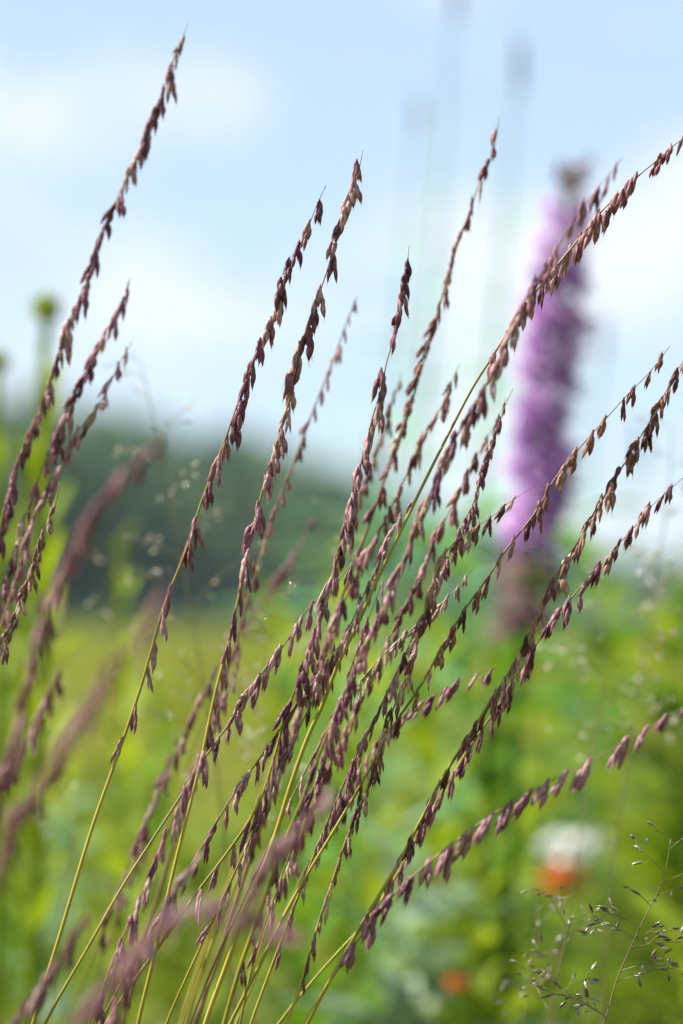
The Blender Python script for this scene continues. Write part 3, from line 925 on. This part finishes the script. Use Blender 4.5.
# ------------------------------------------------------------------ the setting
def sheet(name, mat, verts, faces, kind='structure'):
    me = bpy.data.meshes.new(name)
    me.from_pydata(verts, [], faces)
    me.materials.append(mat)
    o = link(name, me)
    o['kind'] = kind
    return o


sheet('ground', ground_mat(), [(-4000, -500, 0), (4000, -500, 0), (4000, 6000, 0), (-4000, 6000, 0)], [(0, 1, 2, 3)])


def tint_mesh(name, V, F, tint, mat):
    me = bpy.data.meshes.new(name)
    me.vertices.add(len(V))
    me.vertices.foreach_set('co', V.astype(np.float32).ravel())
    me.loops.add(F.size)
    me.loops.foreach_set('vertex_index', F.astype(np.int32).ravel())
    me.polygons.add(len(F))
    me.polygons.foreach_set('loop_start', np.arange(0, F.size, F.shape[1], dtype=np.int32))
    me.polygons.foreach_set('use_smooth', np.ones(len(F), dtype=bool))
    at_ = me.attributes.new('tint', 'FLOAT', 'POINT')
    at_.data.foreach_set('value', tint.astype(np.float32))
    me.materials.append(mat)
    me.update(calc_edges=True)
    me.validate()
    return me


def meadow(name, rmin, rmax, n, hmin, hmax, wmin, wmax, half, label, tmean=0.5, tsd=0.2):
    r = np.sqrt(rng.uniform(rmin ** 2, rmax ** 2, n))
    a = rng.uniform(-half, half, n)
    x, y = r * np.sin(a), r * np.cos(a)
    # slow drifts of height and colour across the field
    pat = 0.5 + 0.5 * np.sin(x * 1.3 / (1 + 0.05 * r) + 1.7 * np.sin(y * 0.6)) * np.cos(y * 0.45 + 0.8 * np.sin(x * 0.9))
    h = rng.uniform(hmin, hmax, n) * (0.78 + 0.3 * pat)
    w = rng.uniform(wmin, wmax, n)
    az = rng.uniform(0, 2 * np.pi, n)
    lean = rng.uniform(0.05, 0.5, n) * h
    lx, ly = np.cos(az) * lean + 0.10 * h, np.sin(az) * lean
    sx, sy = -np.sin(az + rng.uniform(-0.6, 0.6, n)), np.cos(az)
    V = np.zeros((n, 7, 3))
    for k, (u, ww) in enumerate(((0, 0.8), (0.4, 1.0), (0.75, 0.7))):
        cx, cy, cz = x + lx * u ** 2, y + ly * u ** 2, h * (u - 0.12 * u ** 3)
        V[:, 2 * k, 0], V[:, 2 * k, 1], V[:, 2 * k, 2] = cx - sx * w * ww / 2, cy - sy * w * ww / 2, cz
        V[:, 2 * k + 1, 0], V[:, 2 * k + 1, 1], V[:, 2 * k + 1, 2] = cx + sx * w * ww / 2, cy + sy * w * ww / 2, cz
    V[:, 6, 0], V[:, 6, 1], V[:, 6, 2] = x + lx, y + ly, h * 0.9
    b = (np.arange(n) * 7)[:, None]
    F = np.concatenate([b + np.array([[0, 1, 3, 2]]), b + np.array([[2, 3, 5, 4]]), b + np.array([[4, 5, 6, 6]])])
    tri = F[2 * n:, :3]
    quad = F[:2 * n]
    F3 = np.concatenate([quad[:, [0, 1, 2]], quad[:, [0, 2, 3]], tri])
    tint = np.clip(rng.normal(tmean, tsd, n) + 0.25 * (pat - 0.5), 0, 1)
    o = link(name, tint_mesh(name, V.reshape(-1, 3), F3, np.repeat(tint, 7), MAT['meadow']))
    o['kind'] = 'stuff'
    o['label'] = label
    o['category'] = 'grass'
    return o


meadow('meadow_grass', 0.45, 1.5, 2600, 0.16, 0.34, 0.003, 0.007, R(55), 'short green grass around the foot of the tall stalks', 0.5)
meadow('meadow_grass', 1.5, 3.2, 6500, 0.26, 0.45, 0.004, 0.011, R(24), 'lush green grass and blades close behind the stalks', 0.46)
meadow('meadow_grass', 3.2, 9.0, 16000, 0.34, 0.56, 0.005, 0.013, R(20), 'yellow green meadow grass in the middle distance', 0.58)
meadow('meadow_grass', 9.0, 30.0, 34000, 0.36, 0.60, 0.010, 0.028, R(15), 'olive yellow field of grass stretching to the woods', 0.68)
meadow('meadow_grass', 30.0, 120.0, 30000, 0.38, 0.62, 0.03, 0.09, R(12), 'far strip of grass before the wooded hill', 0.62)


# hill and wood: a ridge that recedes and sinks to the right
TOP = [(-900, 380), (-300, 392), (0, 390), (100, 397), (200, 421), (300, 445), (360, 471), (450, 508), (560, 542), (683, 562), (1000, 578), (1600, 590)]


def top_row(px):
    for (a, ya), (b, yb) in zip(TOP, TOP[1:]):
        if a <= px <= b:
            return ya + (yb - ya) * (px - a) / (b - a)
    return TOP[0][1] if px < TOP[0][0] else TOP[-1][1]


def ridge_dist(px):
    return 260 + 260 * min(1, max(0, (px + 200) / 900.0))


def build_hill():
    V, F = [], []
    cols = list(range(-900, 1601, 50))
    prof = [(-0.30, 0.0), (-0.2, 0.12), (-0.1, 0.6), (0.0, 0.95), (0.1, 1.0), (0.25, 0.8), (0.5, -0.05)]
    for px in cols:
        d = ridge_dist(px)
        hz = max(0.4, (HORIZON - top_row(px)) / FPX * d * 0.50)
        for q, hh in prof:
            dd = d * (1 + q)
            V.append(((px - 341.5) / FPX * d, dd, hz * hh - 0.05))
    m = len(prof)
    for i in range(len(cols) - 1):
        for k in range(m - 1):
            a = i * m + k
            F.append((a, a + m, a + m + 1, a + 1))
    me = bpy.data.meshes.new('hill')
    me.from_pydata(V, [], F)
    me.materials.append(MAT['far'])
    o = link('hill', me)
    o['kind'] = 'structure'
    # trees standing on it, too far to tell apart
    pts, tints, size = [], [], []
    QV, QF, QT = [], [], []
    for t in range(420):
        px = random.uniform(-800, 1500)
        q = random.uniform(-0.2, 0.12)
        d0 = ridge_dist(px)
        d = d0 * (1 + q)
        hz = max(0.4, (HORIZON - top_row(px)) / FPX * d0 * 0.50)
        g = np.interp(q, [p[0] for p in prof], [p[1] for p in prof]) * hz
        th = (HORIZON - top_row(px)) / FPX * d0 * 0.53 * random.uniform(0.72, 1.04) + 1.0
        x = (px - 341.5) / FPX * d0
        cr = th * random.uniform(0.30, 0.45)
        n = 150
        base_t = random.uniform(0.2, 0.8)
        for _ in range(n):
            v = Vector((random.gauss(0, 1), random.gauss(0, 1), random.gauss(0, 1))).normalized() * random.uniform(0.45, 1.0) ** 0.5
            lump = 1 + 0.22 * math.sin(v.x * 5 + t) * math.cos(v.z * 4 + t * 2)
            c = Vector((x + v.x * cr * lump, d + v.y * cr * lump, g + th * 0.56 + v.z * th * 0.44 * lump))
            s = th * 0.075 * random.uniform(0.6, 1.4)
            a1 = Vector((random.gauss(0, 1), random.gauss(0, 1), random.gauss(0, 1))).normalized()
            a2 = a1.orthogonal().normalized()
            b0 = len(QV)
            QV += [c + a1 * s, c + a2 * s * 0.8, c - a1 * s, c - a2 * s * 0.8]
            QF.append((b0, b0 + 1, b0 + 2, b0 + 3))
            tt = base_t + random.uniform(-0.15, 0.15)
            QT += [tt] * 4
        # trunk
        b0 = len(QV)
        for zz, rr in ((g - 0.3, 0.03 * th), (g + th * 0.6, 0.012 * th)):
            for k in range(4):
                QV.append(Vector((x + rr * math.cos(k * 1.571), d + rr * math.sin(k * 1.571), zz)))
                QT.append(0.1)
        for k in range(4):
            QF.append((b0 + k, b0 + (k + 1) % 4, b0 + 4 + (k + 1) % 4, b0 + 4 + k))
    o = link('forest', tint_mesh('forest', np.array([tuple(v) for v in QV]), np.array(QF), np.array(QT), MAT['far']))
    o['kind'] = 'stuff'
    o['label'] = 'dark green wooded hill far behind the meadow at left'
    o['category'] = 'woods'


build_hill()

# ------------------------------------------------------------------ light, sky, camera
SUN_EL, SUN_AZ = R(44), R(-84)          # azimuth from the view axis, negative to the left
w = bpy.data.worlds.new('World')
scene.world = w
w.use_nodes = True
nt = w.node_tree
N, L = nt.nodes, nt.links
N.clear()
out = N.new('ShaderNodeOutputWorld')
bg = N.new('ShaderNodeBackground')
bg.inputs['Strength'].default_value = 0.071
sky = N.new('ShaderNodeTexSky')
sky.sky_type = 'NISHITA'
sky.sun_disc = False
sky.sun_elevation = SUN_EL
sky.sun_rotation = SUN_AZ
sky.air_density = 1.0
sky.dust_density = 0.6
sky.ozone_density = 3.0
tc = N.new('ShaderNodeTexCoord')
mp = N.new('ShaderNodeMapping')
mp.inputs['Location'].default_value = (5.5, 3.1, 0.8)
mp.inputs['Scale'].default_value = (9.0, 9.0, 14.0)
L.new(tc.outputs['Generated'], mp.inputs['Vector'])
nz = N.new('ShaderNodeTexNoise')
nz.inputs['Scale'].default_value = 1.4
nz.inputs['Detail'].default_value = 6
nz.inputs['Roughness'].default_value = 0.5
L.new(mp.outputs['Vector'], nz.inputs['Vector'])
rp = N.new('ShaderNodeValToRGB')
rp.color_ramp.elements[0].position = 0.44
rp.color_ramp.elements[0].color = (0.0, 0.0, 0.0, 1)
rp.color_ramp.elements[1].position = 0.66
rp.color_ramp.elements[1].color = (0.8, 0.8, 0.8, 1)
L.new(nz.outputs['Fac'], rp.inputs['Fac'])
mx = N.new('ShaderNodeMix')
mx.data_type = 'RGBA'
L.new(rp.outputs['Color'], mx.inputs[0])
hzm = N.new('ShaderNodeMix')
hzm.data_type = 'RGBA'
hzm.inputs[0].default_value = 0.68
L.new(sky.outputs['Color'], hzm.inputs[6])
hzm.inputs[7].default_value = (3.15, 4.0, 5.05, 1)
L.new(hzm.outputs[2], mx.inputs[6])
mx.inputs[7].default_value = (5.2, 5.3, 5.6, 1)
L.new(mx.outputs[2], bg.inputs['Color'])
L.new(bg.outputs[0], out.inputs[0])

sd = bpy.data.lights.new('sun', 'SUN')
sd.energy = 5.0
sd.angle = R(0.5)
sd.color = (1.0, 0.95, 0.87)
so = link('sun', sd)
sv = Vector((math.sin(SUN_AZ) * math.cos(SUN_EL), math.cos(SUN_AZ) * math.cos(SUN_EL), math.sin(SUN_EL)))
so.rotation_mode = 'QUATERNION'
so.rotation_quaternion = Vector((0, 0, 1)).rotation_difference(sv)
so.location = (-3, -1, 5)

cd = bpy.data.cameras.new('camera')
cam = link('camera', cd)
cd.sensor_fit = 'VERTICAL'
cd.sensor_height = 36
cd.sensor_width = 24
cd.lens = 105
cd.clip_start = 0.05
cd.clip_end = 10000
cam.location = CAM
cam.rotation_euler = (math.pi / 2 + PITCH, 0, 0)
cd.dof.use_dof = True
cd.dof.focus_distance = 1.0
cd.dof.aperture_fstop = 5.4
cd.dof.aperture_blades = 0
scene.camera = cam

# ------------------------------------------------------------------ the summer air over the meadow
hm, hnt = new_mat('haze')
ho = hnt.nodes.new('ShaderNodeOutputMaterial')
pv = hnt.nodes.new('ShaderNodeVolumePrincipled')
pv.inputs['Color'].default_value = (0.72, 0.86, 1.0, 1)
pv.inputs['Density'].default_value = 0.00012
hnt.links.new(pv.outputs[0], ho.inputs['Volume'])
x0, x1, y0, y1, z0, z1 = -420, 420, -40, 900, -1.2, 60
hz = sheet('haze', hm, [(x, y, z) for x in (x0, x1) for y in (y0, y1) for z in (z0, z1)],
           [(0, 1, 3, 2), (4, 6, 7, 5), (0, 4, 5, 1), (2, 3, 7, 6), (0, 2, 6, 4), (1, 5, 7, 3)], 'stuff')
hz['label'] = 'pale blue summer haze over the meadow and woods'

scene.render.engine = 'CYCLES'
scene.cycles.use_denoising = True
scene.cycles.max_bounces = 6
scene.cycles.diffuse_bounces = 3
scene.cycles.transmission_bounces = 4
scene.view_settings.view_transform = 'Standard'
scene.view_settings.look = 'None'
scene.view_settings.gamma = 1.0
scene.view_settings.exposure = 1.5
